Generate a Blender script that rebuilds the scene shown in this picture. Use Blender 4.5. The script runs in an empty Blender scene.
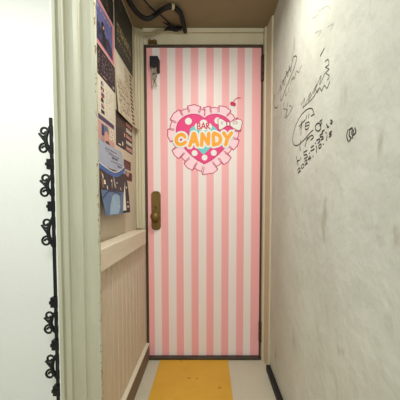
import bpy, bmesh, math, random
from mathutils import Vector
random.seed(7)
sc = bpy.context.scene
COL = sc.collection
D = 1.885            # the pink door's face (camera stands at y = 0)
CEIL = 2.055
WL = -0.447          # recessed upper left wall
WR = 0.370           # right wall

# ------------------------------------------------------------------ materials
def lin(c):
    return tuple((x/255/12.92 if x/255 <= .04045 else ((x/255+.055)/1.055)**2.4) for x in c) + (1,)

def mat(name, rgb, rough=.6, var=None, vscale=6, vmix=.5, bump=0, bscale=40, metal=0, stretch=None, spec=.4):
    m = bpy.data.materials.new(name); m.use_nodes = True
    nt = m.node_tree; b = nt.nodes['Principled BSDF']
    b.inputs['Base Color'].default_value = lin(rgb)
    b.inputs['Roughness'].default_value = rough
    b.inputs['Metallic'].default_value = metal
    b.inputs['Specular IOR Level'].default_value = spec
    tc = nt.nodes.new('ShaderNodeTexCoord'); mp = nt.nodes.new('ShaderNodeMapping')
    nt.links.new(tc.outputs['Object'], mp.inputs[0])
    if stretch: mp.inputs['Scale'].default_value = stretch
    if var:
        n = nt.nodes.new('ShaderNodeTexNoise'); n.inputs['Scale'].default_value = vscale
        n.inputs['Detail'].default_value = 6; n.inputs['Roughness'].default_value = .6
        nt.links.new(mp.outputs[0], n.inputs['Vector'])
        r = nt.nodes.new('ShaderNodeValToRGB')
        r.color_ramp.elements[0].position = .5-vmix*.5; r.color_ramp.elements[0].color = lin(var)
        r.color_ramp.elements[1].position = .5+vmix*.35; r.color_ramp.elements[1].color = lin(rgb)
        nt.links.new(n.outputs['Fac'], r.inputs[0]); nt.links.new(r.outputs[0], b.inputs['Base Color'])
    if bump:
        n2 = nt.nodes.new('ShaderNodeTexNoise'); n2.inputs['Scale'].default_value = bscale
        n2.inputs['Detail'].default_value = 5
        nt.links.new(mp.outputs[0], n2.inputs['Vector'])
        bp = nt.nodes.new('ShaderNodeBump'); bp.inputs['Strength'].default_value = bump
        bp.inputs['Distance'].default_value = .01
        nt.links.new(n2.outputs['Fac'], bp.inputs['Height']); nt.links.new(bp.outputs[0], b.inputs['Normal'])
    return m

def add_specks(m, rgb, scale, thr, soft=.03, stretch=(1,1,1), mask=None):
    """dirt with a shape of its own laid over whatever colour the material has; mask = (axis, lo, hi) keeps it to a band"""
    nt = m.node_tree; b = nt.nodes['Principled BSDF']
    tc = nt.nodes.new('ShaderNodeTexCoord'); mp = nt.nodes.new('ShaderNodeMapping'); mp.inputs['Scale'].default_value = stretch
    nt.links.new(tc.outputs['Object'], mp.inputs[0])
    n = nt.nodes.new('ShaderNodeTexNoise'); n.inputs['Scale'].default_value = scale; n.inputs['Detail'].default_value = 4
    nt.links.new(mp.outputs[0], n.inputs['Vector'])
    r = nt.nodes.new('ShaderNodeMapRange'); r.inputs['From Min'].default_value = thr; r.inputs['From Max'].default_value = thr+soft
    nt.links.new(n.outputs['Fac'], r.inputs['Value'])
    fac = r.outputs[0]
    if mask:
        sx = nt.nodes.new('ShaderNodeSeparateXYZ'); nt.links.new(tc.outputs['Object'], sx.inputs[0])
        k = nt.nodes.new('ShaderNodeMapRange'); k.inputs['From Min'].default_value = mask[1]; k.inputs['From Max'].default_value = mask[2]
        nt.links.new(sx.outputs[mask[0]], k.inputs['Value'])
        mu = nt.nodes.new('ShaderNodeMath'); mu.operation = 'MULTIPLY'
        nt.links.new(fac, mu.inputs[0]); nt.links.new(k.outputs[0], mu.inputs[1]); fac = mu.outputs[0]
    mx = nt.nodes.new('ShaderNodeMix'); mx.data_type = 'RGBA'
    old = b.inputs['Base Color']
    if old.is_linked: nt.links.new(old.links[0].from_socket, mx.inputs['A'])
    else: mx.inputs['A'].default_value = old.default_value
    mx.inputs['B'].default_value = lin(rgb)
    nt.links.new(fac, mx.inputs['Factor']); nt.links.new(mx.outputs['Result'], old)
    return m

M = {}
M['wall_r'] = mat('white rough plaster', (207,210,200), .75, (178,181,168), 5, .9, .45, 18, spec=.2)
add_specks(M['wall_r'], (168,166,150), 9, .66, .1, (1,1,.5))
M['wall_l'] = mat('cream painted plaster', (212,203,182), .7, (198,188,166), 5, .8, .15, 40, spec=.25)
M['cream'] = mat('cream gloss paint', (204,196,170), .5, (190,180,152), 4, .8, .1, 30, stretch=(3,3,.6))
M['wainscot'] = mat('painted boards', (214,202,184), .6, (198,186,166), 9, .7, .2, 40, stretch=(4,4,.5), spec=.25)
M['rail'] = mat('painted rail', (220,210,190), .55, (206,196,174), 9, .7, .1, 30, stretch=(4,.6,4))
M['ceiling'] = mat('brown beige ceiling', (146,132,104), .8, (128,114,88), 4, .8, .15, 30)
M['post'] = mat('pale green grey casing paint', (188,188,168), .45, (170,169,148), 7, .7, .1, 40, stretch=(3,3,.5))
add_specks(M['post'], (128,106,80), 120, .56, .05, (1,1,.5), (0, .0662, .0672))
M['white_wall'] = mat('bright white wall', (236,238,232), .6, (228,230,224), 3, .8, .1, 40)
M['floor'] = mat('off white floor sheet', (200,197,178), .45, (184,180,158), 5, .8, .05, 60)
add_specks(M['floor'], (140,128,100), 14, .7, .08)
M['yellow'] = mat('yellow floor sheet', (216,170,58), .5, (202,154,46), 8, .8, .05, 60)
add_specks(M['yellow'], (150,104,24), 16, .66, .08)
M['base_l'] = mat('brown grey skirting', (128,108,86), .6, (104,86,66), 12, .8, .1, 40, stretch=(4,.6,4))
M['base_top'] = mat('white skirting lip', (214,206,186), .5)
M['base_r'] = mat('black skirting', (26,25,24), .6, (14,14,14), 20, .8, .1, 40)
M['frame'] = mat('dark bronze steel', (98,84,68), .35, (70,59,47), 20, .8, .0, 40, metal=.6)
M['sill'] = mat('worn steel sill', (92,84,74), .4, (60,54,46), 30, .8, .1, 50, metal=.6, stretch=(.5,3,3))
M['bronze'] = mat('aged bronze', (130,104,56), .42, (90,70,36), 28, .8, .1, 60, metal=.55)
M['bronze_dark'] = mat('dark bronze', (86,68,46), .45, (60,46,30), 30, .8, .05, 60, metal=.5)
M['black'] = mat('black plastic', (16,17,19), .45, (10,10,12), 20, .8)
M['hose'] = mat('black corrugated hose', (18,19,22), .6, (12,12,14), 20, .8)
M['tape'] = mat('beige tape', (190,178,140), .6, (170,158,120), 20, .8)
M['steel'] = mat('brushed steel', (176,168,150), .35, (140,132,116), 30, .8, metal=.6)
M['iron'] = mat('black wrought iron', (14,15,14), .5, (8,8,8), 30, .8, .15, 80)
# print colours
def pr(n, c, v=None, s=60, mixv=.8): M[n] = mat(n, c, .5, v, s, mixv, spec=.3); return M[n]
pr('frill', (250,212,224)); pr('frill_line', (196,56,104)); pr('hot', (234,62,134)); pr('teal', (112,206,204))
pr('pw', (236,238,234)); pr('orange', (248,168,40)); pr('crimson', (206,30,84)); pr('outline_blue', (206,232,232))
pr('ink', (34,33,34)); pr('ink_soft', (96,96,90)); pr('ink_faint', (178,180,170))
pr('paper', (214,212,194), (200,196,176), 20); pr('paper_warm', (204,196,170), (188,178,150), 20)
pr('pink_paper', (206,134,146), (190,116,130), 30); pr('charcoal', (40,42,40), (62,64,58), 55, .5)
pr('plum', (46,34,42), (30,24,30), 50); pr('sky', (112,116,164), (66,62,100), 14, .6); pr('skylow', (66,68,96), (30,30,40), 40, .4)
pr('night', (26,26,28), (50,46,46), 70, .5); pr('gold', (178,160,116)); pr('grey_ink', (118,118,110)); pr('white_ink', (158,152,148))
pr('purple', (80,62,104), (50,40,70), 70); pr('red', (176,46,56)); pr('skin', (206,150,134)); pr('blue_hair', (82,122,140), (60,90,110), 80)
pr('maroon', (92,26,38), (70,18,30), 60); pr('brown_pic', (74,64,50), (40,34,30), 60); pr('pinkish', (196,150,144))
pr('pale_blue', (166,176,192), (146,156,178), 12); pr('navy', (34,58,110), (24,40,80), 40); pr('arc_blue', (54,104,170), (40,80,140), 40)
pr('water', (92,124,156), (54,82,122), 16, .8); pr('water_light', (150,178,196), (110,144,172), 18); pr('amber', (150,112,60), (90,64,40), 60)
pr('page', (226,222,206)); pr('back_black', (22,22,26), (34,34,40), 60)

def stripes():
    m = mat('pink and white striped door film', (226,150,150), .38, spec=.4)
    nt = m.node_tree; b = nt.nodes['Principled BSDF']
    tc = nt.nodes.new('ShaderNodeTexCoord'); sx = nt.nodes.new('ShaderNodeSeparateXYZ')
    nt.links.new(tc.outputs['Object'], sx.inputs[0])
    def mth(op, a, bb):
        n = nt.nodes.new('ShaderNodeMath'); n.operation = op
        for i, v in enumerate((a, bb)):
            if isinstance(v, (int, float)): n.inputs[i].default_value = v
            else: nt.links.new(v, n.inputs[i])
        return n.outputs[0]
    x = mth('ADD', sx.outputs['X'], .2953 - .025 + .0951*10)      # the mesh origin sits at x = -0.025
    f = mth('FRACT', mth('DIVIDE', x, .0951), 0)
    s1 = mth('LESS_THAN', f, .475)
    s2 = mth('GREATER_THAN', sx.outputs['X'], .296)               # the last pink stripe runs to the edge
    s = mth('MAXIMUM', s1, s2)
    s = mth('MAXIMUM', s, mth('LESS_THAN', sx.outputs['X'], -.316))
    mx = nt.nodes.new('ShaderNodeMix'); mx.data_type = 'RGBA'
    mx.inputs['A'].default_value = lin((236,224,222)); mx.inputs['B'].default_value = lin((241,174,177))
    nt.links.new(s, mx.inputs['Factor']); nt.links.new(mx.outputs['Result'], b.inputs['Base Color'])
    return m
M['stripes'] = stripes()

# ------------------------------------------------------------------ mesh helpers
class MB:
    def __init__(self): self.v = []; self.f = []; self.mi = []; self.mats = []; self.sm = []
    def slot(self, m):
        m = M[m]
        if m not in self.mats: self.mats.append(m)
        return self.mats.index(m)
    def poly(self, pts, m, smooth=False):
        n = len(self.v); self.v += [tuple(p) for p in pts]
        self.f.append(tuple(range(n, n+len(pts)))); self.mi.append(self.slot(m)); self.sm.append(smooth)
    def box(self, x0, x1, y0, y1, z0, z1, m):
        n = len(self.v)
        self.v += [(x, y, z) for x in (x0, x1) for y in (y0, y1) for z in (z0, z1)]
        for q in ((0,1,3,2), (4,6,7,5), (0,4,5,1), (2,3,7,6), (0,2,6,4), (1,5,7,3)):
            self.f.append(tuple(n+i for i in q)); self.mi.append(self.slot(m)); self.sm.append(False)
    def prism(self, outline, z0, z1, m):
        """outline of (x, y), extruded upward"""
        n = len(self.v); k = len(outline); s = self.slot(m)
        self.v += [(x, y, z0) for x, y in outline] + [(x, y, z1) for x, y in outline]
        for i in range(k):
            j = (i+1) % k
            self.f.append((n+i, n+j, n+k+j, n+k+i)); self.mi.append(s); self.sm.append(False)
        self.f.append(tuple(n+i for i in reversed(range(k)))); self.mi.append(s); self.sm.append(False)
        self.f.append(tuple(n+k+i for i in range(k))); self.mi.append(s); self.sm.append(False)
    def lathe(self, origin, axis, prof, m, seg=28):
        """prof = [(distance along axis, radius)]"""
        a = Vector(axis).normalized(); u = a.orthogonal().normalized(); w = a.cross(u); o = Vector(origin); s = self.slot(m)
        n = len(self.v)
        for d, r in prof:
            for i in range(seg):
                t = 2*math.pi*i/seg
                self.v.append(tuple(o + a*d + (u*math.cos(t) + w*math.sin(t))*r))
        for k in range(len(prof)-1):
            for i in range(seg):
                j = (i+1) % seg
                self.f.append((n+k*seg+i, n+k*seg+j, n+(k+1)*seg+j, n+(k+1)*seg+i)); self.mi.append(s); self.sm.append(True)
        self.f.append(tuple(n+i for i in reversed(range(seg)))); self.mi.append(s); self.sm.append(False)
        self.f.append(tuple(n+(len(prof)-1)*seg+i for i in range(seg))); self.mi.append(s); self.sm.append(False)
    def tube(self, pts, r, m, seg=10, ribs=None):
        P = [Vector(p) for p in pts]; s = self.slot(m); n = len(self.v)
        up = Vector((.31, .2, .93))
        for i, p in enumerate(P):
            t = (P[min(i+1, len(P)-1)] - P[max(i-1, 0)]).normalized()
            u = t.cross(up).normalized(); w = u.cross(t)
            rr = (r(i/(len(P)-1)) if callable(r) else r)
            if ribs and i % 2: rr *= ribs
            for k in range(seg):
                a = 2*math.pi*k/seg
                self.v.append(tuple(p + (u*math.cos(a) + w*math.sin(a))*rr))
        for i in range(len(P)-1):
            for k in range(seg):
                j = (k+1) % seg
                self.f.append((n+i*seg+k, n+i*seg+j, n+(i+1)*seg+j, n+(i+1)*seg+k)); self.mi.append(s); self.sm.append(True)
        self.f.append(tuple(n+k for k in reversed(range(seg)))); self.mi.append(s); self.sm.append(False)
        self.f.append(tuple(n+(len(P)-1)*seg+k for k in range(seg))); self.mi.append(s); self.sm.append(False)
    def build(self, name, parent=None, origin=None, bevel=0, smooth=True):
        me = bpy.data.meshes.new(name)
        vs = self.v
        if origin is None:
            lo = [min(v[i] for v in vs) for i in range(3)]; hi = [max(v[i] for v in vs) for i in range(3)]
            origin = ((lo[0]+hi[0])/2, (lo[1]+hi[1])/2, lo[2])
        me.from_pydata([(v[0]-origin[0], v[1]-origin[1], v[2]-origin[2]) for v in vs], [], self.f)
        for m in self.mats: me.materials.append(m)
        for p, i, s in zip(me.polygons, self.mi, self.sm): p.material_index = i; p.use_smooth = s
        me.update()
        o = bpy.data.objects.new(name, me); COL.objects.link(o)
        wl = Vector(origin)
        o.location = wl
        if parent is not None:
            o.parent = parent; o.location = wl - world(parent)
        if bevel:
            b = o.modifiers.new('bevel', 'BEVEL'); b.width = bevel; b.segments = 2; b.limit_method = 'ANGLE'
        return o
def world(o):
    p = Vector(o.location)
    return p + world(o.parent) if o.parent else p
def tag(o, label, cat, group=None):
    o['label'] = label; o['category'] = cat
    if group: o['group'] = group
    return o
def struct(o, label=None):
    o['kind'] = 'structure'
    if label: o['label'] = label
    return o
def empty(name, loc):
    o = bpy.data.objects.new(name, None); COL.objects.link(o); o.location = loc; o.empty_display_size = .05
    return o

def smooth_path(pts, n=8):
    """Catmull-Rom through the points"""
    P = [Vector(p) for p in pts]; out = []
    for i in range(len(P)-1):
        a, b, c, d = P[max(i-1,0)], P[i], P[i+1], P[min(i+2, len(P)-1)]
        for k in range(n):
            t = k/n
            out.append(.5*((2*b) + (c-a)*t + (2*a-5*b+4*c-d)*t*t + (3*b-a-3*c+d)*t*t*t))
    out.append(P[-1])
    return out

class Art:
    """flat print: shapes in (u, v) laid on a surface through place(u, v, layer)"""
    def __init__(self, place, mb=None): self.place = place; self.mb = mb or MB(); self.layer = 1
    def up(self): self.layer += .25; return self
    def fill(self, pts, m):
        self.layer += .008
        self.mb.poly([self.place(u, v, self.layer) for u, v in pts], m)
    def rect(self, u0, v0, u1, v1, m): self.fill([(u0,v0),(u1,v0),(u1,v1),(u0,v1)], m)
    def disc(self, u, v, r, m, seg=18, ry=None):
        ry = ry or r
        self.fill([(u+r*math.cos(2*math.pi*i/seg), v+ry*math.sin(2*math.pi*i/seg)) for i in range(seg)], m)
    def stroke(self, pts, w, m, cap=True, seg=10, closed=False):
        pts = list(pts)
        if closed: pts.append(pts[0])
        for (a, b), (c, d) in zip(pts, pts[1:]):
            l = math.hypot(c-a, d-b)
            if l < 1e-9: continue
            nx, ny = -(d-b)/l*w/2, (c-a)/l*w/2
            self.fill([(a+nx,b+ny),(c+nx,d+ny),(c-nx,d-ny),(a-nx,b-ny)], m)
        if cap:
            for u, v in pts: self.disc(u, v, w/2, m, seg)
def sm2(pts, n=6): return [(p.x, p.y) for p in smooth_path([(a, b, 0) for a, b in pts], n)]

# ------------------------------------------------------------------ setting
b = MB(); b.box(-1.7, .55, -.8, D+.06, -.04, 0, 'floor'); struct(b.build('floor'))
b = MB(); b.box(-1.7, .55, -.8, D+.06, CEIL, CEIL+.04, 'ceiling'); struct(b.build('ceiling'))

b = MB(); b.box(WR, WR+.12, -.8, 1.745, 0, CEIL, 'wall_r'); wall_right = struct(b.build('wall_right'))
b = MB(); b.box(WL-.04, WL, 1.06, D, .0, CEIL, 'wall_l'); wall_left = struct(b.build('wall_left'))

# tongue and groove boards below the rail
b = MB(); pts = [(WL+.002, 1.017)]
y = 1.017; wf = -.395
while y < D-.002:
    y1 = min(y+.068, D-.002)
    pts += [(wf-.006, y), (wf-.006, y+.002), (wf, y+.005), (wf, y1-.005), (wf-.006, y1-.002), (wf-.006, y1)]
    y = y1
pts.append((WL+.002, D-.002))
b.prism(pts[::-1], 0, .757, 'wainscot'); struct(b.build('trim_1'), 'cream tongue and groove boards below the rail')
b = MB(); b.box(WL+.001, -.370, 1.017, 1.775, .757, .838, 'rail'); struct(b.build('trim_2', bevel=.003), 'painted rail with a ledge above the boards')
b = MB(); b.box(-.3945, -.375, 1.017, D-.012, 0, .098, 'base_l'); b.box(-.3945, -.374, 1.017, D-.012, .098, .106, 'base_top'); struct(b.build('baseboard_left'))
b = MB(); b.box(.346, WR, -.8, 1.742, 0, .036, 'base_r'); struct(b.build('baseboard_right', bevel=.004))

# wall with the door opening
b = MB()
b.box(-.60, -.392, D, D+.06, 0, CEIL, 'cream')
b.box(.337, .55, D, D+.06, 0, CEIL, 'cream')
b.box(-.392, .337, D, D+.06, 1.962, CEIL, 'cream')
struct(b.build('wall_back'))
b = MB(); b.box(WL+.001, -.430, D-.022, D, .84, CEIL-.001, 'cream'); b.box(-.430, -.415, D-.014, D, .84, CEIL-.001, 'cream'); b.box(-.415,-.394,D-.006,D,.84,CEIL-.001,'cream')
struct(b.build('trim_3', bevel=.002), 'cream casing left of the door')
b = MB(); b.prism([(.337,D),(.340,D-.03),(.352,D-.034),(.360,1.746),(WR+.02,1.746),(WR+.02,D)], 0, CEIL-.001, 'cream'); struct(b.build('trim_4', bevel=.002), 'cream reveal right of the door')
b = MB(); b.box(-.394,.337, D-.018, D, 2.03, CEIL-.001, 'cream'); struct(b.build('trim_5', bevel=.002), 'cream head board above the door')
# steel frame and sill
b = MB()
b.box(-.392, -.3785, D-.007, D+.055, .02, 1.962, 'frame'); b.box(.3275, .337, D-.007, D+.055, .02, 1.962, 'frame')
b.box(-.3785, .3275, D-.007, D+.055, 1.9475, 1.962, 'frame')
struct(b.build('trim_6', bevel=.0015), 'thin dark bronze steel frame around the pink door')
b = MB(); b.box(-.392, .337, D-.028, D+.055, 0, .016, 'sill'); struct(b.build('trim_7', bevel=.003), 'worn steel door sill')

# moulded casing at the near left corner
b = MB()
prof = [(-.506,1.0595),(-.506,1.0),(-.494,1.0),(-.491,1.010),(-.486,1.010),(-.483,1.001),(-.472,1.003),(-.469,.994),(-.4645,.994),(-.461,1.004),
        (-.440,1.006),(-.4225,1.002),(-.4205,.993),(-.416,.993),(-.413,1.001),(-.380,1.002),(-.367,1.0),(-.3645,1.0025),(-.3645,1.013),(-.378,1.0155),(-.46,1.0155),(-.46,1.0595)]
b.prism(prof, 0, CEIL, 'post'); struct(b.build('trim_8', bevel=.0012), 'pale moulded door casing with chipped edge, near left')
b = MB(); b.box(-1.7, -.52, 1.34, 1.42, 0, CEIL, 'white_wall'); struct(b.build('wall_front_left'))
b = MB(); b.box(-.54, WL-.04, 1.062, 1.34, 0, CEIL, 'white_wall'); struct(b.build('wall_return_left'))

# ------------------------------------------------------------------ the door
b = MB(); b.box(-.377, .326, D, D+.04, .018, 1.9455, 'stripes')
door = struct(b.build('door_1', origin=(-.025, D+.02, .018)), 'pink and white striped door with a heart emblem')

kp = MB(); n = 10
def plate(cx, cz, w, h, y0, y1, r, m, mb):
    out = []
    for (sx, sz, a0) in ((1,1,0),(-1,1,90),(-1,-1,180),(1,-1,270)):
        for i in range(n+1):
            a = math.radians(a0 + 90*i/n)
            out.append((cx + sx*(w/2-r) + r*math.cos(a), cz + sz*(h/2-r) + r*math.sin(a)))
    k = len(out); o = len(mb.v); s = mb.slot(m)
    mb.v += [(x, y1, z) for x, z in out] + [(x, y0+.003, z) for x, z in out] + [(cx+(x-cx)*.93, y0, cz+(z-cz)*.985) for x, z in out]
    for L in (0, k):
        for i in range(k):
            j = (i+1) % k
            mb.f.append((o+L+i, o+L+j, o+L+k+j, o+L+k+i)); mb.mi.append(s); mb.sm.append(False)
    mb.f.append(tuple(o+2*k+i for i in range(k))); mb.mi.append(s); mb.sm.append(False)
plate(-.3255, .9505, .058, .243, D-.010, D+.001, .024, 'bronze', kp)
kplate = kp.build('knob_plate', door); kplate['label'] = 'tall rounded aged bronze backplate'
b = MB(); b.lathe((-.3255, D-.009, .916), (0,-1,0), [(0,.017),(.004,.017),(.008,.011),(.026,.011),(.030,.020),(.036,.026),(.046,.0275),(.054,.025),(.059,.017),(.0605,.006)], 'bronze')
b.build('door_knob', kplate)
b = MB(); b.lathe((-.3275, D-.0095, .975), (0,-1,0), [(0,.0085),(.003,.0085),(.004,.006)], 'bronze'); b.box(-.3295,-.3255,D-.0155,D-.012,.969,.981,'bronze_dark')
b.box(-.3285,-.3265,D-.0125,D-.0098,.952,.966,'bronze_dark')
b.build('keyhole', kplate)
b = MB()   # two hinges on the right
def hinge(z0, z1):
    h = MB(); h.box(.3235, .3385, D-.0165, D-.0005, z0, z1, 'bronze_dark')
    h.lathe((.333, D-.019, z0-.004), (0,0,1), [(0,.004),(.003,.0075),(.05*1,.0075),(.0505,.0066),(.052,.0075),((z1-z0)*.66,.0075),((z1-z0)*.665,.0066),((z1-z0)*.68,.0075),(z1-z0+.004,.0075),(z1-z0+.008,.004)], 'bronze_dark', 14)
    return h.build('hinge', door)
hinge(1.745, 1.893); hinge(.115, .242)

# black box with steel prongs near the top left corner
b = MB(); b.box(-.350, -.299, D-.045, D+.001, 1.817, 1.877, 'black'); b.box(-.308, -.294, D-.04, D+.001, 1.791, 1.867, 'black')
guard = b.build('door_guard', door, bevel=.003); guard['label'] = 'black box fixed near the top left corner'
b = MB()
b.box(-.340, -.335, D-.036, D-.010, 1.751, 1.819, 'steel'); b.box(-.315, -.310, D-.036, D-.010, 1.766, 1.819, 'steel')
b.box(-.336, -.314, D-.020, D-.014, 1.786, 1.817, 'steel'); b.box(-.340, -.314, D-.034, D-.026, 1.743, 1.766, 'steel')
b.tube(smooth_path([(-.330,D-.03,1.747),(-.336,D-.03,1.726),(-.335,D-.028,1.703)],4), .005, 'steel'); b.tube(smooth_path([(-.324,D-.03,1.747),(-.316,D-.03,1.726),(-.314,D-.028,1.707)],4), .0045, 'steel')
b.lathe((-.327,D-.034,1.774),(0,-1,0),[(0,.006),(.004,.006)],'bronze_dark',12)
b.build('steel_clasp', guard)['label'] = 'two pronged steel clasp hanging from the black box'

# emblem printed on the door ------------------------------------------------
K = D/300
def on_door(u, v, L): return (( u-208)*K - .0005, D - .00025*L, .996 + (203-v)*K)   # the emblem's own drawing grid, one unit = 6.3 mm
A = Art(on_door)
# heart outline sampled from a few control points (clockwise from the notch)
heart_r = [(204.5,119.5),(209,116.6),(216,115.4),(223.5,117.5),(229.5,122.5),(232,129),(231.5,136),(228,143.5),(221.5,151.5),(213,159),(204.5,164)]
heart = sm2(heart_r, 8) + [(409-u, v) for u, v in sm2(heart_r, 8)[::-1][1:-1]]
def resample(c, n):
    c = c + [c[0]]; L = [0]
    for p, q in zip(c, c[1:]): L.append(L[-1] + math.hypot(q[0]-p[0], q[1]-p[1]))
    out = []; j = 0
    for i in range(n):
        t = L[-1]*i/n
        while L[j+1] < t: j += 1
        f = (t-L[j])/max(1e-9, L[j+1]-L[j])
        out.append((c[j][0]+(c[j+1][0]-c[j][0])*f, c[j][1]+(c[j+1][1]-c[j][1])*f))
    return out
NP = 22
ring = resample(heart, NP*12)
def off(i, d):
    n_ = len(ring); a = ring[(i-5) % n_]; c = ring[(i+5) % n_]; p = ring[i % n_]
    tx, ty = c[0]-a[0], c[1]-a[1]; l = math.hypot(tx, ty) or 1
    nx, ny = ty/l, -tx/l
    # at the notch and the tip push straight up or down
    return (p[0]+nx*d, p[1]+ny*d)
outer = []
for k in range(NP):
    i = k*12; wide = k % 2 == 0
    d0, d1 = ((8.5, 9.2) if wide else (6.2, 6.5))
    low = 1.32 if 8 <= k <= 14 else 1.0
    outer.append([off(i+1, 0), off(i-(1 if wide else -2), d0*low), off(i+6, d1*low), off(i+(13 if wide else 10), d0*low*.98), off(i+11, 0)])
for q in outer: A.fill(q, 'frill')
A.up()
for k, q in enumerate(outer):
    A.stroke(q[1:4], .85, 'frill_line', seg=8); A.stroke([q[1], ((q[0][0]*2+q[1][0])/3, (q[0][1]*2+q[1][1])/3)], .7, 'frill_line', seg=8)
    A.stroke([q[3], ((q[4][0]*2+q[3][0])/3, (q[4][1]*2+q[3][1])/3)], .7, 'frill_line', seg=8)
    nx_ = outer[(k+1) % NP]; A.stroke([q[3], nx_[1]], .75, 'frill_line', seg=8)
A.up(); A.fill(heart, 'hot'); A.stroke(heart, .8, 'frill_line', closed=True, seg=6)
A.up()
teal_r = [(203.6,131),(207,127.4),(212,126.6),(216.3,129.5),(217.2,134.5),(214.5,142),(209,149.5),(203.6,155)]
th = sm2(teal_r, 8) + [(407.2-u, v) for u, v in sm2(teal_r, 8)[::-1][1:-1]]
A.fill(th, 'teal')
for u, v, r in ((188.8,122.3,3.4),(194.8,153.4,2.95),(204.7,157.8,2.85),(213.8,153.1,2.95),(217.5,121.8,3.2)): A.disc(u, v, r, 'pw', 24)
A.up()
for u, v, r in ((198.5,127.3,3.6),(203.7,124.6,3.9),(208.6,127.5,3.4),(203.5,127.8,4)): A.disc(u, v, r, 'pw', 24)
A.up()
BAR = [[(197.6,124.3),(197.9,130),(200.2,129.7),(200.6,128.2),(199,127),(200.2,126),(199.8,124.4),(197.6,124.3)],
       [(201.6,129.8),(203.4,123.8),(205.6,129.2)], [(202.2,127.9),(205,127.6)],
       [(206.9,129.6),(206.6,124.4),(208.6,124.2),(209,126),(207,127)], [(207.2,127.2),(210,129.6)]]
for s in BAR: A.stroke(s, 1.15, 'crimson', seg=8)
CANDY = [sm2([(185.2,137.6),(183.6,135.6),(180.2,135.6),(177.3,138.3),(176.8,141.8),(179,144.6),(182.6,144.8),(185.6,142.8)],6),
         sm2([(190,146.2),(192,140.5),(193.4,135.2),(194.8,134.6),(196,139),(197.8,145.6)],5), [(191.8,142),(196.4,142)],
         [(201.8,145.8),(202.4,134.6),(208.4,144.6),(208.8,134.2)],
         sm2([(213.6,145.4),(213.5,134.8),(216.4,134.9),(219.6,137),(220.4,140.4),(218.6,143.8),(213.6,145.4)],6),
         [(223.6,133.8),(227.2,139.2),(231.2,133.9)], [(227.2,139.2),(225.6,145.2)]]
A.up()
for s in CANDY: A.stroke(s, 7.0, 'outline_blue', seg=16)
A.up()
for s in CANDY: A.stroke(s, 6.2, 'pw', seg=16)
A.up()
for s in CANDY: A.stroke(s, 3.5, 'orange', seg=14)
A.up()
# white bow and a cherry at the upper right of the frill
lb = sm2([(226.8,124),(223.5,121.2),(219.4,119.6),(217.8,121.5),(218.4,126),(219,130.4),(222,130),(226.6,126.6)],4); rb = sm2([(229.4,123.6),(233.5,121.6),(238.5,120.4),(241.6,122.4),(241,127),(239.4,131.2),(234.5,130),(229.4,126.4)],4)
for q in (lb, rb): A.fill(q, 'pw')
A.disc(228.1, 124.9, 2, 'pw'); A.up()
for q in (lb, rb): A.stroke(q, .6, 'frill_line', closed=True, seg=6)
A.stroke([(228.1+2*math.cos(t*.5), 124.9+2*math.sin(t*.5)) for t in range(13)], .55, 'frill_line', seg=6, closed=True)
A.stroke([(223,122.6),(221,124),(222.4,125.6)], .5, 'frill_line', seg=6); A.stroke(sm2([(232.5,123.5),(236,122.6),(236.6,124.6),(232.5,125)],4), .5, 'frill_line', seg=6)
A.disc(231.6, 105.4, 1.9, 'crimson'); A.disc(233.6, 106, 1.8, 'crimson'); A.stroke(sm2([(232.6,104.4),(234.5,101.6),(237.2,99.9),(239.9,99.7)],5), .6, 'crimson', seg=6)
A.mb.build('heart_emblem', door)['label'] = 'printed pink frilled heart emblem reading BAR CANDY with a white bow'

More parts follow.
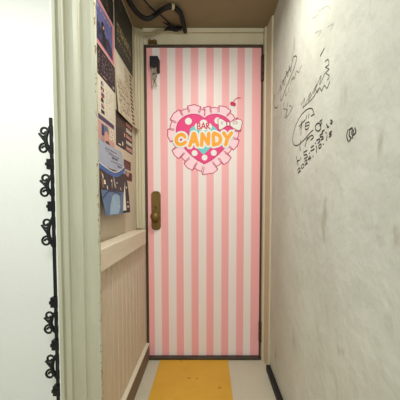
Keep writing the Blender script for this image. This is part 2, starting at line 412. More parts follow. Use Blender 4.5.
# ------------------------------------------------------------------ handwriting on the right wall
def on_right(y, z, L): return (WR - .0004*L, y, z)
def writing(name, strokes, w, m, label):
    a = Art(on_right)
    for s in strokes: a.stroke(s, w, m, seg=7)
    o = a.mb.build(name, wall_right); o['label'] = label
    return o
writing('signature', [[(1.0692, 1.3153), (1.0711, 1.3182), (1.0738, 1.3224), (1.0774, 1.327), (1.0821, 1.331), (1.0879, 1.3342), (1.0947, 1.3372), (1.1027, 1.3399), (1.112, 1.3423), (1.1232, 1.3445), (1.1361, 1.3465), (1.15, 1.348), (1.1643, 1.3487), (1.1791, 1.3487), (1.1947, 1.3479), (1.2106, 1.3463), (1.2263, 1.3437), (1.2418, 1.34), (1.2575, 1.3352), (1.2725, 1.3295), (1.2859, 1.3231), (1.2977, 1.3155), (1.3083, 1.3069), (1.3169, 1.298), (1.3229, 1.2895), (1.3263, 1.2818), (1.3272, 1.2743), (1.3255, 1.2673), (1.3214, 1.2608), (1.3142, 1.2547), (1.3043, 1.249), (1.293, 1.2441), (1.2816, 1.2404), (1.2706, 1.238), (1.2593, 1.2367), (1.2472, 1.2362), (1.2339, 1.2362), (1.2192, 1.2366), (1.2034, 1.2375), (1.1871, 1.2389), (1.1705, 1.2408), (1.1529, 1.2433), (1.1345, 1.2465), (1.1173, 1.2496), (1.103, 1.2519), (1.0918, 1.2532), (1.0824, 1.2539), (1.0751, 1.2544), (1.07, 1.2547)], [(1.1994, 1.3206), (1.2093, 1.2684)], [(1.2378, 1.3093), (1.1601, 1.3138)], [(1.1987, 1.3072), (1.2289, 1.2927)], [(1.1422, 1.3251), (1.1508, 1.3142)], [(1.1154, 1.3232), (1.1235, 1.3111)], [(1.0934, 1.3098), (1.0609, 1.3073)], [(1.1546, 1.2996), (1.146, 1.2989), (1.1335, 1.2981), (1.1215, 1.2966), (1.1138, 1.294), (1.1114, 1.2894), (1.1119, 1.2833), (1.1148, 1.2775), (1.1193, 1.2737), (1.127, 1.2727), (1.1377, 1.2733), (1.1485, 1.2753), (1.1559, 1.2782), (1.1583, 1.2829), (1.1576, 1.2893), (1.1558, 1.2954), (1.1546, 1.2996)], [(1.1541, 1.289), (1.1199, 1.2848)], [(1.2083, 1.2486), (1.2109, 1.2438), (1.2148, 1.2369), (1.2184, 1.2295), (1.22, 1.2232), (1.2185, 1.2182), (1.2151, 1.2138), (1.2113, 1.2102), (1.2087, 1.2077)], [(1.1288, 1.2431), (1.1321, 1.2396), (1.1368, 1.2346), (1.1419, 1.2291), (1.1461, 1.2245), (1.1491, 1.2209), (1.1515, 1.2178), (1.1534, 1.2152), (1.1548, 1.2134)], [(1.1352, 1.2349), (1.1252, 1.2363), (1.1112, 1.2383), (1.0968, 1.2399), (1.0856, 1.2401), (1.0773, 1.2381), (1.0704, 1.2348), (1.0658, 1.2312), (1.0646, 1.2285), (1.0688, 1.227), (1.0774, 1.2259), (1.0867, 1.2252), (1.0931, 1.2247)], [(1.0423, 1.248), (1.0441, 1.2507), (1.0469, 1.2546), (1.049, 1.2586), (1.0487, 1.2618), (1.0452, 1.264), (1.0394, 1.2658), (1.0327, 1.2668), (1.0264, 1.2668), (1.0201, 1.2657), (1.0134, 1.2636), (1.0072, 1.2609), (1.0025, 1.258), (0.9992, 1.2545), (0.9968, 1.2505), (0.9957, 1.2466), (0.9965, 1.2435), (0.9997, 1.2414), (1.0051, 1.2397), (1.0114, 1.2388), (1.0176, 1.2388), (1.0241, 1.2403), (1.0312, 1.2431), (1.0377, 1.246), (1.0423, 1.248)], [(1.0065, 1.2668), (0.9875, 1.2681)], [(1.0057, 1.2523), (0.9887, 1.2595)]], 0.0042, 'ink', 'large signature inside an open oval')
writing('handwriting', [[(1.2647, 1.1918), (1.2552, 1.1723), (1.2432, 1.1535)], [(1.2552, 1.1714), (1.2199, 1.1714)], [(1.2097, 1.177), (1.2044, 1.1739)], [(1.1308, 1.1942), (1.1705, 1.1934), (1.1675, 1.1823), (1.1345, 1.18), (1.125, 1.1697), (1.1619, 1.1677)], [(1.1058, 1.1812), (1.1013, 1.1783)], [(1.0896, 1.197), (1.0611, 1.1987)], [(1.091, 1.1845), (1.0545, 1.1858)], [(1.0477, 1.2058), (1.0437, 1.2029)], [(1.0375, 1.1922), (1.0335, 1.1895)], [(1.0347, 1.2113), (1.0071, 1.2108), (1.0031, 1.2022), (1.021, 1.1991)], [(0.98, 1.2229), (1.0042, 1.222), (1.0002, 1.2146), (0.9795, 1.2126), (0.974, 1.2051), (0.9944, 1.2043)], [(0.9536, 1.2193), (0.9502, 1.2167)], [(0.9484, 1.2427), (0.9416, 1.2325), (0.9324, 1.2314)], [(0.9182, 1.248), (0.9062, 1.2401), (0.9088, 1.2349), (0.9192, 1.2388)], [(0.9671, 1.23), (0.9871, 1.2297)]], 0.0055, 'ink', 'short line of bold marks under the oval signature')
writing('date_writing', [[(1.2449, 1.1336), (1.2329, 1.1396), (1.2129, 1.1387), (1.2126, 1.1334), (1.2401, 1.1211), (1.2044, 1.1251)], [(1.181, 1.1503), (1.1957, 1.1446), (1.1953, 1.1367), (1.1801, 1.1332), (1.1657, 1.1391), (1.1661, 1.1467), (1.181, 1.1503)], [(1.1574, 1.1544), (1.1471, 1.1598), (1.1298, 1.1587), (1.1295, 1.1538), (1.1532, 1.1428), (1.1224, 1.1459)], [(1.0989, 1.1691), (1.1179, 1.1589), (1.0857, 1.16)], [(1.0954, 1.1637), (1.098, 1.1524)], [(1.0689, 1.1635), (1.0643, 1.1621)], [(1.0319, 1.1854), (1.0339, 1.1704)], [(1.0021, 1.1928), (1.0126, 1.1884), (1.0123, 1.1818), (1.0013, 1.1783), (0.9911, 1.1828), (0.9914, 1.1893), (1.0021, 1.1928)], [(0.9746, 1.1871), (0.9708, 1.1857)], [(0.9439, 1.2063), (0.9456, 1.1927)], [(0.9102, 1.2124), (0.9246, 1.212), (0.9255, 1.2066), (0.9121, 1.2058), (0.9118, 1.2005), (0.9273, 1.1993)]], 0.005, 'ink', 'handwritten date 2024.10.15')
writing('signature', [[(1.6012, 1.5691), (1.5941, 1.5752), (1.584, 1.5842), (1.5733, 1.5922), (1.5647, 1.5955), (1.5589, 1.5908), (1.5547, 1.581), (1.5505, 1.5716), (1.545, 1.5681), (1.5373, 1.5746), (1.5286, 1.5872), (1.5197, 1.5993), (1.5116, 1.6047), (1.5051, 1.5988), (1.4993, 1.5861), (1.4933, 1.5739), (1.486, 1.5696), (1.4765, 1.5782), (1.4656, 1.5945), (1.455, 1.6106), (1.4465, 1.6188), (1.4411, 1.6147), (1.4377, 1.6032), (1.4343, 1.5913), (1.4293, 1.586), (1.4214, 1.5916), (1.4121, 1.6034), (1.4029, 1.615), (1.3951, 1.62), (1.3896, 1.6142), (1.3854, 1.6018), (1.3813, 1.5898), (1.3759, 1.5847), (1.3688, 1.5903), (1.3607, 1.6021), (1.3524, 1.6149), (1.3447, 1.6236), (1.3378, 1.6269), (1.3315, 1.6278), (1.3251, 1.6269), (1.3182, 1.6251), (1.3097, 1.6223), (1.3002, 1.6182), (1.2919, 1.6135), (1.2869, 1.6088), (1.285, 1.6042), (1.2852, 1.5993), (1.2885, 1.5941), (1.2958, 1.5887), (1.3089, 1.5826), (1.3271, 1.576), (1.3481, 1.5692), (1.3691, 1.5628), (1.3903, 1.5572), (1.4128, 1.552), (1.4359, 1.5468), (1.4583, 1.541), (1.4812, 1.5334), (1.5046, 1.5244), (1.5259, 1.5168), (1.5421, 1.5135), (1.5509, 1.5172), (1.5539, 1.5259), (1.5541, 1.5356), (1.5545, 1.5421)], [(1.6842, 1.594), (1.6916, 1.5908), (1.7028, 1.5863), (1.7132, 1.5802), (1.7181, 1.5723), (1.7164, 1.5614), (1.7105, 1.5482), (1.7011, 1.5351), (1.6892, 1.5247), (1.6722, 1.5177), (1.6509, 1.5128), (1.631, 1.5094), (1.6176, 1.5069)], [(1.5285, 1.5945), (1.4615, 1.6009)], [(1.4457, 1.6024), (1.377, 1.6043)]], 0.0042, 'ink', 'tall slanted signature in a narrow loop')
writing('handwriting', [[(1.2176, 1.5409), (1.2236, 1.5382), (1.2323, 1.5341), (1.2422, 1.5306), (1.2514, 1.5296), (1.2596, 1.5331), (1.2678, 1.5397), (1.2759, 1.5461), (1.2838, 1.549), (1.2914, 1.5459), (1.2989, 1.5391), (1.3062, 1.5321), (1.3132, 1.5288), (1.3194, 1.5317), (1.325, 1.5385), (1.3309, 1.5453), (1.338, 1.5485), (1.3479, 1.5459), (1.3597, 1.5398), (1.3708, 1.533), (1.3787, 1.5283)], [(1.4081, 1.5302), (1.3948, 1.5034)], [(1.4746, 1.5405), (1.4715, 1.5337), (1.4672, 1.5238), (1.462, 1.514), (1.4566, 1.5078), (1.4502, 1.5066), (1.4429, 1.5083), (1.4362, 1.511), (1.4316, 1.5127)], [(1.354, 1.5415), (1.3134, 1.5325)]], 0.0034, 'ink_soft', 'faint lettering beside the narrow loop signature')
writing('signature', [[(1.5042, 1.4628), (1.4853, 1.4561), (1.4582, 1.4466), (1.4337, 1.4369), (1.421, 1.4291), (1.4269, 1.4236), (1.4447, 1.4189), (1.4635, 1.4148), (1.4711, 1.4112), (1.4625, 1.4077), (1.445, 1.4047), (1.424, 1.4029), (1.4044, 1.4028), (1.3851, 1.4054), (1.3645, 1.4099), (1.3462, 1.4146), (1.3339, 1.4177)], [(1.4167, 1.4637), (1.4201, 1.4593), (1.425, 1.453), (1.4301, 1.4454), (1.4339, 1.4371), (1.4359, 1.4269), (1.437, 1.415), (1.4376, 1.4039), (1.438, 1.3962)], [(1.4715, 1.4817), (1.5046, 1.4714)], [(1.3916, 1.4413), (1.3507, 1.4253)]], 0.0038, 'ink_soft', 'small crossed signature below the narrow loop')
writing('signature', [[(1.2129, 1.3867), (1.2032, 1.3897), (1.1893, 1.3942), (1.1763, 1.3976), (1.1691, 1.3975), (1.1723, 1.3911), (1.1822, 1.3803), (1.1906, 1.37), (1.1892, 1.3654), (1.1711, 1.3703), (1.1434, 1.3807), (1.1173, 1.3909), (1.102, 1.3957), (1.1033, 1.3923), (1.1146, 1.3839), (1.1259, 1.3754), (1.1266, 1.3721), (1.1094, 1.3776), (1.0826, 1.3878), (1.0573, 1.3976), (1.0427, 1.4024), (1.0443, 1.3991), (1.0557, 1.3911), (1.0677, 1.383), (1.0705, 1.3803), (1.0583, 1.3867), (1.038, 1.3984), (1.0179, 1.4095), (1.0054, 1.4148), (1.0041, 1.4115), (1.0091, 1.4031), (1.0146, 1.3941), (1.0146, 1.3895), (1.0058, 1.3919), (0.9923, 1.3981), (0.9788, 1.4049), (0.9699, 1.4093)], [(0.9717, 1.4443), (0.9669, 1.4438), (0.96, 1.4431), (0.9529, 1.4418), (0.9478, 1.4397), (0.9444, 1.4356), (0.942, 1.4302), (0.9411, 1.4251), (0.9423, 1.4219), (0.9477, 1.4217), (0.9566, 1.4236), (0.9648, 1.4254), (0.9683, 1.4253), (0.9635, 1.4217), (0.9535, 1.4163), (0.9438, 1.4108), (0.9392, 1.4071), (0.943, 1.4062), (0.9519, 1.4069), (0.9609, 1.4075), (0.9649, 1.4063), (0.9603, 1.4022), (0.9509, 1.3964), (0.9412, 1.3905), (0.9358, 1.386), (0.9365, 1.3832), (0.9407, 1.3812), (0.9458, 1.3798), (0.9492, 1.3788)], [(1.1894, 1.37), (1.1691, 1.3692), (1.1411, 1.368), (1.1121, 1.3672), (1.0881, 1.3677), (1.0683, 1.3701), (1.0501, 1.3737), (1.0352, 1.3773), (1.0249, 1.3797)], [(1.0705, 1.3803), (1.0674, 1.3823), (1.063, 1.3854), (1.0581, 1.3879), (1.0534, 1.3883), (1.0491, 1.3853), (1.0447, 1.38), (1.0403, 1.3747), (1.0355, 1.3718), (1.0303, 1.3726), (1.0247, 1.3757), (1.0192, 1.3788), (1.0141, 1.3796), (1.0099, 1.3767), (1.0061, 1.3717), (1.0022, 1.3666), (0.9975, 1.3638), (0.9918, 1.3647), (0.9853, 1.3678), (0.9788, 1.3708), (0.9728, 1.3715), (0.9675, 1.3683), (0.9626, 1.3628), (0.9578, 1.3574), (0.9527, 1.3547), (0.9467, 1.3558), (0.9401, 1.3593), (0.9343, 1.3633), (0.9303, 1.3659)], [(1.0039, 1.4848), (0.9789, 1.4894)], [(0.9937, 1.4855), (1.0142, 1.4821)]], 0.0032, 'ink_soft', 'scribbled grey signature right of the narrow loop')
writing('handwriting', [[(1.0441, 1.6418), (1.0279, 1.6356), (1.0052, 1.6269), (0.9827, 1.6178), (0.966, 1.6099), (0.956, 1.6029), (0.9494, 1.5959), (0.945, 1.5899), (0.9418, 1.5858)], [(1.103, 1.6534), (1.0379, 1.6283)], [(0.9625, 1.5428), (0.9513, 1.5395), (0.9352, 1.5348), (0.9205, 1.53), (0.9126, 1.5266), (0.9144, 1.5246), (0.9223, 1.5234), (0.9319, 1.5227), (0.9385, 1.5222)], [(1.1315, 1.7147), (1.1048, 1.6875)], [(1.0695, 1.5853), (1.057, 1.5809), (1.0392, 1.5746), (1.0227, 1.5685), (1.0132, 1.5639), (1.0137, 1.5613), (1.0202, 1.5598), (1.0286, 1.5589), (1.0343, 1.5581)]], 0.003, 'ink_faint', 'faint old marks high on the wall')
writing('signature', [[(0.804, 1.1909), (0.8055, 1.1885), (0.8077, 1.1849), (0.8096, 1.1808), (0.8102, 1.1766), (0.8085, 1.1722), (0.8055, 1.1673), (0.8023, 1.1629), (0.8002, 1.1599)], [(0.7925, 1.1841), (0.7936, 1.1824), (0.7952, 1.1799), (0.7965, 1.1772), (0.7964, 1.1747), (0.7942, 1.1723), (0.7904, 1.17), (0.7868, 1.1679), (0.785, 1.166), (0.7859, 1.1643), (0.7885, 1.1628), (0.7915, 1.1615), (0.7935, 1.1606)], [(0.7972, 1.1893), (0.7935, 1.1898), (0.7882, 1.1907), (0.783, 1.191), (0.7798, 1.1902), (0.7793, 1.1873), (0.7805, 1.1831), (0.7822, 1.1788), (0.7833, 1.1758)], [(0.7731, 1.1835), (0.7785, 1.1646)], [(0.766, 1.1868), (0.7646, 1.1846), (0.7624, 1.1814), (0.7606, 1.1781), (0.7603, 1.1755), (0.7624, 1.1738), (0.766, 1.1725), (0.7698, 1.1715), (0.7725, 1.1708)]], 0.0045, 'ink', 'dark scribbled signature nearest the viewer')
writing('handwriting', [[(1.7139, 1.3722), (1.6996, 1.363), (1.6795, 1.3496), (1.6576, 1.3371), (1.6376, 1.33), (1.6185, 1.3308), (1.599, 1.3363), (1.5822, 1.3428), (1.5706, 1.3471)]], 0.003, 'ink_faint', 'single faint tick mark')


# ------------------------------------------------------------------ flyers on the left wall
def flyer(name, y0, y1, z0, z1, base, draw, label, cat, group=None, lift=.0, curl=0.0):
    """sheet on the recessed wall; draw(a, W, H) prints on it in metres from its lower left corner"""
    W, H = y1-y0, z1-z0
    def bend(u, v):   # lower edge and right edge may stand a little off the wall
        return lift + curl*(max(0, 1-v/H)**2)*.5 + curl*(max(0, u/W-.6)/.4)**2*.5 * max(0,1-v/H)
    def place(u, v, L): return (WL + .0003 + bend(u, v) + .00025*L, y0+u, z0+v)
    a = Art(place); N = 8 if curl else 1
    s = a.mb
    for i in range(N):
        for j in range(N):
            q = [(i/N*W, j/N*H), ((i+1)/N*W, j/N*H), ((i+1)/N*W, (j+1)/N*H), (i/N*W, (j+1)/N*H)]
            s.poly([place(u, v, 0) for u, v in q], base)
            s.poly([(place(u, v, 0)[0]-.0005, y0+u, z0+v) for u, v in q[::-1]], base)
    edge = [(i/N*W, 0) for i in range(N)] + [(W, i/N*H) for i in range(N)] + [(W-i/N*W, H) for i in range(N)] + [(0, H-i/N*H) for i in range(N)]
    for (a_, b_), (c_, d_) in zip(edge, edge[1:]+edge[:1]):
        p, q = place(a_, b_, 0), place(c_, d_, 0)
        s.poly([p, q, (q[0]-.0005, q[1], q[2]), (p[0]-.0005, p[1], p[2])], base)
    draw(a, W, H)
    o = s.build(name); tag(o, label, cat, group)
    return o
def lines(a, u0, u1, v0, v1, rows, m, h=.5, gap=.25, seed=1):
    r = random.Random(seed); dv = (v1-v0)/rows
    for k in range(rows):
        v = v0 + dv*k; u = u0
        while u < u1:
            w = r.uniform(.006, .022)
            if u+w > u1: w = u1-u
            if w > .003: a.rect(u, v, u+w, v+dv*h, m)
            u += w + r.uniform(.003, .003+.03*gap)
G = 'flyers pasted on the left wall'
def d_top(a, W, H):
    a.rect(.0, H*.02, W*.93, H*.62, 'night'); a.up()
    lines(a, .02, W*.8, H*.62, H*.95, 4, 'grey_ink', .3, 1, 3); a.rect(W*.94, H*.55, W, H*.78, 'pink_paper')
    a.fill([(W*.2,H*.05),(W*.3,H*.4),(W*.38,H*.42),(W*.5,H*.05)], 'charcoal'); a.stroke([(W*.7,H*.08),(W*.62,H*.3)], .006, 'amber')
    lines(a, W*.15, W*.7, H*.12, H*.35, 3, 'ink_soft', .25, 1.5, 31)
flyer('concert_flyer', 1.19, 1.468, 1.835, 2.035, 'night', d_top, 'dark concert flyer at the top of the left wall, above the pink-framed one', 'flyer', G)
def d_pink(a, W, H):
    a.rect(.0, .014, W-.026, H-.016, 'sky'); a.up()
    a.fill([(0,.014),(W-.026,.014),(W-.026,H*.30),(W*.7,H*.45),(W*.5,H*.32),(W*.3,H*.5),(0,H*.36)], 'skylow')
    a.up(); a.disc(W*.45, H*.5, .018, 'night', 14, .026); a.disc(W*.47, H*.52, .007, 'skin', 10); a.fill([(W*.40,.02),(W*.44,H*.45),(W*.56,H*.42),(W*.62,.02)], 'night')
    a.stroke([(W*.2,H*.4),(W*.25,H*.62)], .004, 'night'); lines(a, W*.1, W*.8, H*.8, H*.88, 1, 'white_ink', .5, .5, 5)
flyer('photo_flyer', 1.19, 1.468, 1.648, 1.832, 'pink_paper', d_pink, 'pink-framed flyer with a blue and purple sky picture', 'flyer', G)
def d_plum(a, W, H):
    lines(a, W*.08, W*.92, H*.30, H*.96, 6, 'white_ink', .22, 1.2, 8)
    a.rect(W*.86, H*.08, W*.95, H*.18, 'white_ink'); lines(a, W*.1, W*.6, H*.1, H*.22, 1, 'pinkish', .3, 1, 9)
flyer('text_flyer', 1.19, 1.474, 1.524, 1.645, 'plum', d_plum, 'dark plum flyer with rows of white text, under the pink-framed flyer', 'flyer', G)
def d_white(a, W, H):
    for k in range(6):
        a.rect(.085+.004*(k%2), H*(.04+.155*k), .128-.005*(k%3), H*(.15+.155*k), 'purple' if k % 2 else 'ink')
    a.up(); a.rect(.096, H*.46, .112, H*.56, 'red'); a.disc(.103, H*.68, .009, 'skin', 12); a.disc(.11, H*.28, .007, 'skin', 12); a.rect(.1,H*.84,.12,H*.9,'white_ink')
    lines(a, .150, W*.95, H*.08, H*.9, 9, 'grey_ink', .16, 1.6, 12)
flyer('event_flyer', 1.19, 1.470, 1.370, 1.521, 'paper', d_white, 'white flyer with a purple picture strip and faint text, below the plum flyer', 'flyer', G)
def d_port(a, W, H):
    a.rect(0, H*.80, W, H*.98, 'purple'); a.rect(0, 0, W, H*.76, 'pinkish'); a.up()
    a.rect(W*.72, H*.3, W, H*.74, 'paper'); a.disc(W*.55, H*.50, .036, 'blue_hair', 18, .026); a.rect(W*.34, H*.05, W*.45, H*.7, 'navy'); a.up()
    a.disc(W*.58, H*.36, .026, 'skin', 16, .020); a.fill([(W*.5,0),(W*.52,H*.16),(W*.68,H*.2),(W*.8,0)], 'brown_pic'); a.rect(W*.35,H*.1,W*.44,H*.3,'white_ink')
    lines(a, W*.74, W*.98, H*.32, H*.72, 4, 'red', .3, 1, 14)
flyer('portrait_flyer', 1.19, 1.446, 1.250, 1.368, 'paper', d_port, 'small colourful flyer with a blue-haired portrait, above the blue brochure', 'flyer', G)
def d_black(a, W, H):
    lines(a, W*.12, W*.85, H*.55, H*.93, 9, 'grey_ink', .12, 1.0, 21)
    a.stroke([(W*.3+.02*math.cos(t*.45), H*.86+.022*math.sin(t*.45)) for t in range(14)], .004, 'grey_ink')
    for k, (c, h) in enumerate((('gold',.020),('gold',.024),('grey_ink',.006),('gold',.012),('grey_ink',.006),('grey_ink',.006))):
        r = random.Random(40+k); v = H*(.45-.075*k); u = W*.12
        while u < W*.84:      # blocky capitals: an upright and a bar each
            w = r.uniform(.010,.018)
            a.rect(u, v-h/2, u+w*.34, v+h/2, c); a.rect(u, v-h/2+r.choice((0,.4,.75))*h, u+w, v-h/2+r.choice((.3,.65,1))*h, c)
            u += w + r.choice((.004,.004,.012))
flyer('black_poster', 1.478, 1.824, 1.742, 2.045, 'charcoal', d_black, 'large black poster with gold lettering beside the door casing', 'poster', None)
def d_note(a, W, H):
    a.rect(W*.04, H*.62, W*.45, H*.96, 'paper'); a.up()
    r = random.Random(5)
    for k in range(8):     # rows of brush handwriting
        v = H*(.9-.11*k); u = W*.10
        while u < W*.64:
            w = r.uniform(.012,.026)
            if r.random() < .8: a.stroke([(u, v+r.uniform(-.006,.006)), (u+w*.5, v+r.uniform(-.010,.010)), (u+w, v+r.uniform(-.012,.012))], .0034, 'ink_soft' if k > 1 else 'ink', seg=6)
            u += w+.004
    for k in range(13): a.rect(W*(.72+.02*r.random()), H*(.04+.073*k), W*(.80+.08*r.random()), H*(.075+.073*k), 'ink' if k % 3 else 'maroon')
    a.stroke(sm2([(W*.05,H*.50),(W*.3,H*.54),(W*.62,H*.46)],5), .003, 'ink_soft', seg=6)
    r = random.Random(77)
    for k in range(26):
        u, v = W*r.uniform(.06,.6), H*r.uniform(.06,.46); a.stroke([(u, v), (u+r.uniform(.004,.03), v+r.uniform(-.03,.01))], .003, 'ink_soft' if k % 3 else 'ink', seg=6)
flyer('handwritten_notice', 1.478, 1.840, 1.440, 1.741, 'paper_warm', d_note, 'cream notice covered in handwriting, curling below the black poster', 'flyer', G, 0, .03)
def d_dark(a, W, H):
    a.rect(.006, .006, W*.52, H*.96, 'brown_pic'); a.up(); a.fill([(.01,.006),(.01,H*.5),(W*.3,H*.62),(W*.5,H*.3),(W*.5,.006)], 'night')
    for k in range(5):
        a.rect(W*.58, H*(.05+.19*k), W*.96, H*(.17+.19*k), ('pinkish','paper','pinkish','paper','skin')[k])
    a.up(); lines(a, W*.62, W*.92, H*.07, H*.95, 10, 'maroon', .3, .7, 27); a.disc(W*.36,H*.16,.012,'paper',14); a.rect(W*.12,H*.06,W*.26,H*.1,'paper'); a.disc(W*.48, H*.47, .012, 'skin', 14)
flyer('menu_flyer', 1.475, 1.790, 1.281, 1.452, 'plum', d_dark, 'dark flyer with a column of pink and white blocks, under the cream notice', 'flyer', G)
def d_mar(a, W, H):
    a.rect(.004, H*.55, W*.82, H*.96, 'maroon'); a.rect(W*.15, H*.04, W*.96, H*.44, 'maroon'); a.up()
    lines(a, W*.15, W*.7, H*.62, H*.9, 3, 'pinkish', .2, 1, 33); a.fill([(W*.2,H*.3),(W*.5,H*.2),(W*.62,H*.42),(W*.4,H*.44)], 'pinkish')
flyer('small_flyer', 1.602, 1.778, 1.118, 1.236, 'paper_warm', d_mar, 'small maroon and cream flyer just right of the blue brochure', 'flyer', G)

# brochure hung on the wall: fanned sheets standing off at the foot
def sheet(outline, m, name, parent, thick=.0012, art=None):
    """outline of (x, y, z) corners in order; filled by a fan of quads between left and right edges"""
    s = MB(); s.poly(outline, m); s.poly([(x-thick, y, z) for x, y, z in outline[::-1]], m)
    for p, q in zip(outline, outline[1:]+outline[:1]): s.poly([p, q, (q[0]-thick, q[1], q[2]), (p[0]-thick, p[1], p[2])], m)
    return s
br = empty('leaflet_brochure', (WL+.001, 1.35, .93))
tag(br, 'blue brochure with fanned pages hanging low on the left wall, above the ledge', 'brochure')
ZB, ZT = .936, 1.262
def bx(z): return WL + .005 + .047*max(0, (ZT-z)/(ZT-ZB))**1.4
def strip(mb, y0f, y1f, z0, z1, m, dx=0, n=10, thick=.0012):
    zs = [z0+(z1-z0)*i/n for i in range(n+1)]
    for dd, fl in ((dx, 1), (dx-thick, -1)):
        for a_, b_ in zip(zs, zs[1:]):
            q = [(bx(a_)+dd, y0f(a_), a_), (bx(a_)+dd, y1f(a_), a_), (bx(b_)+dd, y1f(b_), b_), (bx(b_)+dd, y0f(b_), b_)]
            mb.poly(q[::fl], m)
    for e in (y0f, y1f):
        for a_, b_ in zip(zs, zs[1:]): mb.poly([(bx(a_)+dx, e(a_), a_), (bx(b_)+dx, e(b_), b_), (bx(b_)+dx-thick, e(b_), b_), (bx(a_)+dx-thick, e(a_), a_)], m)
def lerp(tab):
    def f(z):
        for (z0, a), (z1, c) in zip(tab, tab[1:]):
            if z0 <= z <= z1: return a + (c-a)*(z-z0)/(z1-z0)
        return tab[0][1] if z < tab[0][0] else tab[-1][1]
    return f
left_edge = lerp([(0, 1.17)])
cover_edge = lerp([(.948,1.405),(1.032,1.472),(1.117,1.555),(1.158,1.585),(1.216,1.569),(1.257,1.539)])
page_edge = lerp([(.962,1.484),(1.04,1.520),(1.117,1.562),(1.150,1.580)])
back_edge = lerp([(.950,1.557),(1.03,1.599),(1.106,1.615),(1.16,1.60)])
mid = lambda z: 1.35
bk = MB(); strip(bk, mid, back_edge, .950, 1.17, 'back_black', -.006)
zz = [(.975,.985),(1.0,1.006),(1.075,1.083)]
for i,(a_,b_) in enumerate(zz): strip(bk, lambda z: back_edge(z)-.045, lambda z: back_edge(z)-.025, a_, b_, 'page', -.0055, 1, .0003)
bk.build('back_cover', br)
pg = MB(); strip(pg, mid, page_edge, .962, 1.155, 'page', -.003); pg.build('inner_page', br)
cv = MB()
strip(cv, left_edge, cover_edge, 1.150, 1.257, 'pale_blue')
strip(cv, left_edge, cover_edge, 1.050, 1.150, 'night')
strip(cv, left_edge, cover_edge, .948, 1.050, 'water')
def on_cover(y, z, L): return (bx(z) + .0003*L, y, z)
ca = Art(on_cover, cv)
for k, (ya, yb, z, h) in enumerate(((1.30,1.46,1.232,.006),(1.34,1.50,1.214,.005),(1.38,1.47,1.200,.009),(1.36,1.53,1.184,.005),(1.45,1.53,1.170,.008),(1.30,1.40,1.222,.003))):
    r = random.Random(60+k); y_ = ya
    while y_ < yb:
        w_ = r.uniform(.012,.03); ca.rect(y_, z, min(y_+w_, yb), z+h, 'navy' if k in (2,4) else 'ink_soft'); y_ += w_ + .005
r = random.Random(9)
for k in range(26):      # busy night view in the middle band
    y_ = r.uniform(1.19, 1.47); z = r.uniform(1.055, 1.125); ca.rect(y_, z, y_+r.uniform(.008,.03), z+r.uniform(.006,.022), ('page','amber','brown_pic','white_ink','navy','grey_ink')[k % 6])
ca.up()
# blue band arching over the view, pale picture of water below
top = sm2([(1.19,1.15),(1.30,1.132),(1.40,1.128),(1.50,1.150),(1.565,1.172)],5)
ca.stroke(top, .020, 'arc_blue', seg=8); ca.up(); ca.stroke([(y_, z+.013) for y_, z in top], .004, 'page', seg=6)
wv = sm2([(1.18,1.02),(1.25,1.045),(1.33,1.048),(1.44,1.040)],5)
ca.fill([(1.21,.95)] + [(1.26,1.0),(1.30,1.03),(1.36,1.04),(1.40,1.03),(1.38,.98),(1.33,.95)], 'water_light')
for k in range(6): ca.rect(1.24+.022*k, .985-.004*(k%2), 1.252+.022*k, .990, 'page' if k%2 else 'pale_blue')
ca.up(); ca.stroke(wv, .006, 'navy', seg=6)
cv.build('front_cover', br)


# ------------------------------------------------------------------ ceiling cables
hp = smooth_path([(-.365,1.40,2.034),(-.397,1.55,2.018),(-.388,1.63,2.016),(-.363,1.68,2.008),(-.328,1.70,2.008),(-.291,1.70,2.026),(-.240,1.655,2.029),(-.201,1.645,2.036),(-.176,1.66,2.038),(-.150,1.70,2.034),(-.142,1.78,2.030),(-.138,1.872,2.036)], 12)
b = MB(); b.tube(hp, .0135, 'hose', 12, .86)
ho = b.build('cable_hose'); tag(ho, 'thick black corrugated hose snaking under the ceiling above the door', 'hose')
i0 = 12*7
b = MB(); b.tube(hp[i0+3:i0+9], .0150, 'tape', 12); b.build('tape_wrap', ho)
b = MB(); b.tube(smooth_path([(-.372,1.50,2.051),(-.312,1.67,2.051),(-.269,1.739,2.051),(-.232,1.80,2.048),(-.205,1.876,2.04)],8), .0035, 'black', 8)
tag(b.build('electrical_cable'), 'thin black cable running along the ceiling towards the dark cable bundle', 'cable')
bd = empty('cable_bundle', (-.19, 1.86, 2.03)); tag(bd, 'tangle of short black cables where ceiling meets the wall over the door', 'cable bundle')
r = random.Random(3)
for k in range(9):
    x0 = -.262 + .0075*k; z0 = 2.034 + .004*(k % 3)
    b = MB(); b.tube(smooth_path([(x0, 1.858-.006*(k%2), z0), (x0+.03, 1.85, z0+.010-.02*r.random()), (x0+.045, 1.856, z0+.012*r.random()), (x0+.030, 1.866, 2.048)],5), lambda t: .0035+.003*math.sin(math.pi*t), 'black', 8)
    b.build('cable', bd)
b = MB(); b.box(-.235,-.160,1.846,1.8665,2.034,2.047,'black'); b.build('clamp', bd, bevel=.003)
for k in range(3):
    b = MB(); x0 = -.228+.018*k; b.tube(smooth_path([(x0-.03,1.79+.01*k,2.040),(x0,1.825,2.040),(x0+.03,1.857,2.040)],5), .0032, 'black', 8); b.build('cable', bd)


# small catch above the frame
b = MB(); b.box(-.364, -.310, D-.016, D+.0005, 1.966, 1.983, 'bronze'); b.box(-.358,-.344,D-.030,D-.012,1.967,1.981,'bronze'); b.box(-.330,-.317,D-.028,D-.012,1.969,1.982,'bronze'); b.lathe((-.344,D-.022,1.974),(1,0,0),[(0,.005),(.014,.005)],'bronze_dark',12)
o = b.build('metal_catch', bevel=.001); tag(o, 'small bronze catch screwed above the top left corner of the pink door', 'door catch')

# yellow sheet on the floor
b = MB(); b.box(-.304, .127, -.5, D-.029, -.0005, .003, 'yellow')
o = b.build('floor_mat', bevel=.001); tag(o, 'long yellow mat on the pale floor leading to the pink door', 'mat')

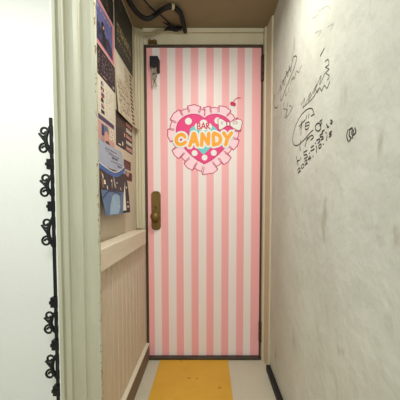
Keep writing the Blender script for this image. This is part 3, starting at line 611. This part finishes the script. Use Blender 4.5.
# wrought iron screen at the far left
sx0, sy = -.614, 1.19
root = empty('iron_screen', (sx0, sy, 0)); tag(root, 'black wrought iron scroll screen standing against the white wall, far left', 'screen')
def part(mb, name): return mb.build(name, root)
b = MB(); b.box(sx0-.005, sx0+.005, sy-.005, sy+.005, .0, 1.33, 'iron'); part(b, 'upright')
b = MB(); b.box(sx0-.10, sx0+.06, sy-.035, sy+.035, 0, .012, 'iron'); part(b, 'base')
for z in (.235, .425, .60, .985, 1.15): 
    b = MB(); b.box(sx0-.016, sx0+.016, sy-.012, sy+.012, z-.02, z+.02, 'iron'); b.box(sx0-.02, sx0+.02, sy-.014, sy+.014, z-.006, z+.006, 'iron'); part(b, 'collar')
def scroll(z0, z1, s):
    pts = []
    h = (z1-z0)
    for i in range(40):
        t = i/39
        # S scroll: spiral in, across, spiral out
        if t < .4:
            a = t/.4; r = .006 + .016*a; an = math.pi*3*a
            pts.append((sx0 + s*(.030 + r*math.cos(an)), sy, z0 + h*.28 + r*math.sin(an)))
        elif t > .6:
            a = (1-t)/.4; r = .006 + .016*a; an = math.pi*3*a + math.pi
            pts.append((sx0 + s*(.028 + r*math.cos(an)), sy, z1 - h*.28 + r*math.sin(an)))
    b = MB(); b.tube(smooth_path(pts, 2), .0045, 'iron', 8)
    leaf = [(sx0 + s*.004, sy, z0+.02), (sx0+s*.02, sy-.004, z0+h*.5), (sx0+s*.004, sy, z1-.02)]
    b.tube(smooth_path(leaf, 5), lambda t: .003+.005*math.sin(math.pi*t), 'iron', 8)
    part(b, 'scroll')
for z0, z1 in ((.26,.405), (.45,.58), (.80,.965), (1.005,1.13), (1.17,1.32)):
    for s in (1, -1): scroll(z0, z1, s)

# ------------------------------------------------------------------ light and camera
def area(name, loc, rot, size, power, col, shape='DISK', sy=None, spread=180):
    l = bpy.data.lights.new(name, 'AREA'); l.shape = shape; l.size = size
    if sy: l.size_y = sy
    l.energy = power; l.color = col; l.spread = math.radians(spread)
    o = bpy.data.objects.new(name, l); COL.objects.link(o); o.location = loc; o.rotation_euler = rot
    return o
area('downlight', (-.02, 1.02, CEIL-.012), (0,0,0), .10, 8, (1,.955,.88), 'DISK', None, 165)
area('room_light', (.0, -.75, 1.90), (math.radians(58),0,0), .6, 15, (.98,1,.95), 'RECTANGLE', .4, 150)
area('room_light_left', (-1.1, .6, CEIL-.012), (0,0,0), .4, 14, (.97,1,.97), 'RECTANGLE', .4)
w = bpy.data.worlds.new('room air'); sc.world = w; w.use_nodes = True
w.node_tree.nodes['Background'].inputs[0].default_value = (.96, 1, .95, 1); w.node_tree.nodes['Background'].inputs[1].default_value = .32

cam = bpy.data.cameras.new('camera'); co = bpy.data.objects.new('camera', cam); COL.objects.link(co)
co.location = (0, 0, .9983); co.rotation_euler = (math.radians(90-3), 0, 0)
cam.sensor_width = 36; cam.sensor_fit = 'HORIZONTAL'; cam.lens = 300/400*36
cam.shift_x = -8/400; cam.shift_y = 18.72/400; cam.clip_start = .02
sc.camera = co
sc.view_settings.view_transform = 'Standard'; sc.view_settings.look = 'None'
sc.view_settings.exposure = 0.14; sc.view_settings.gamma = 1
sc.view_settings.use_curve_mapping = False
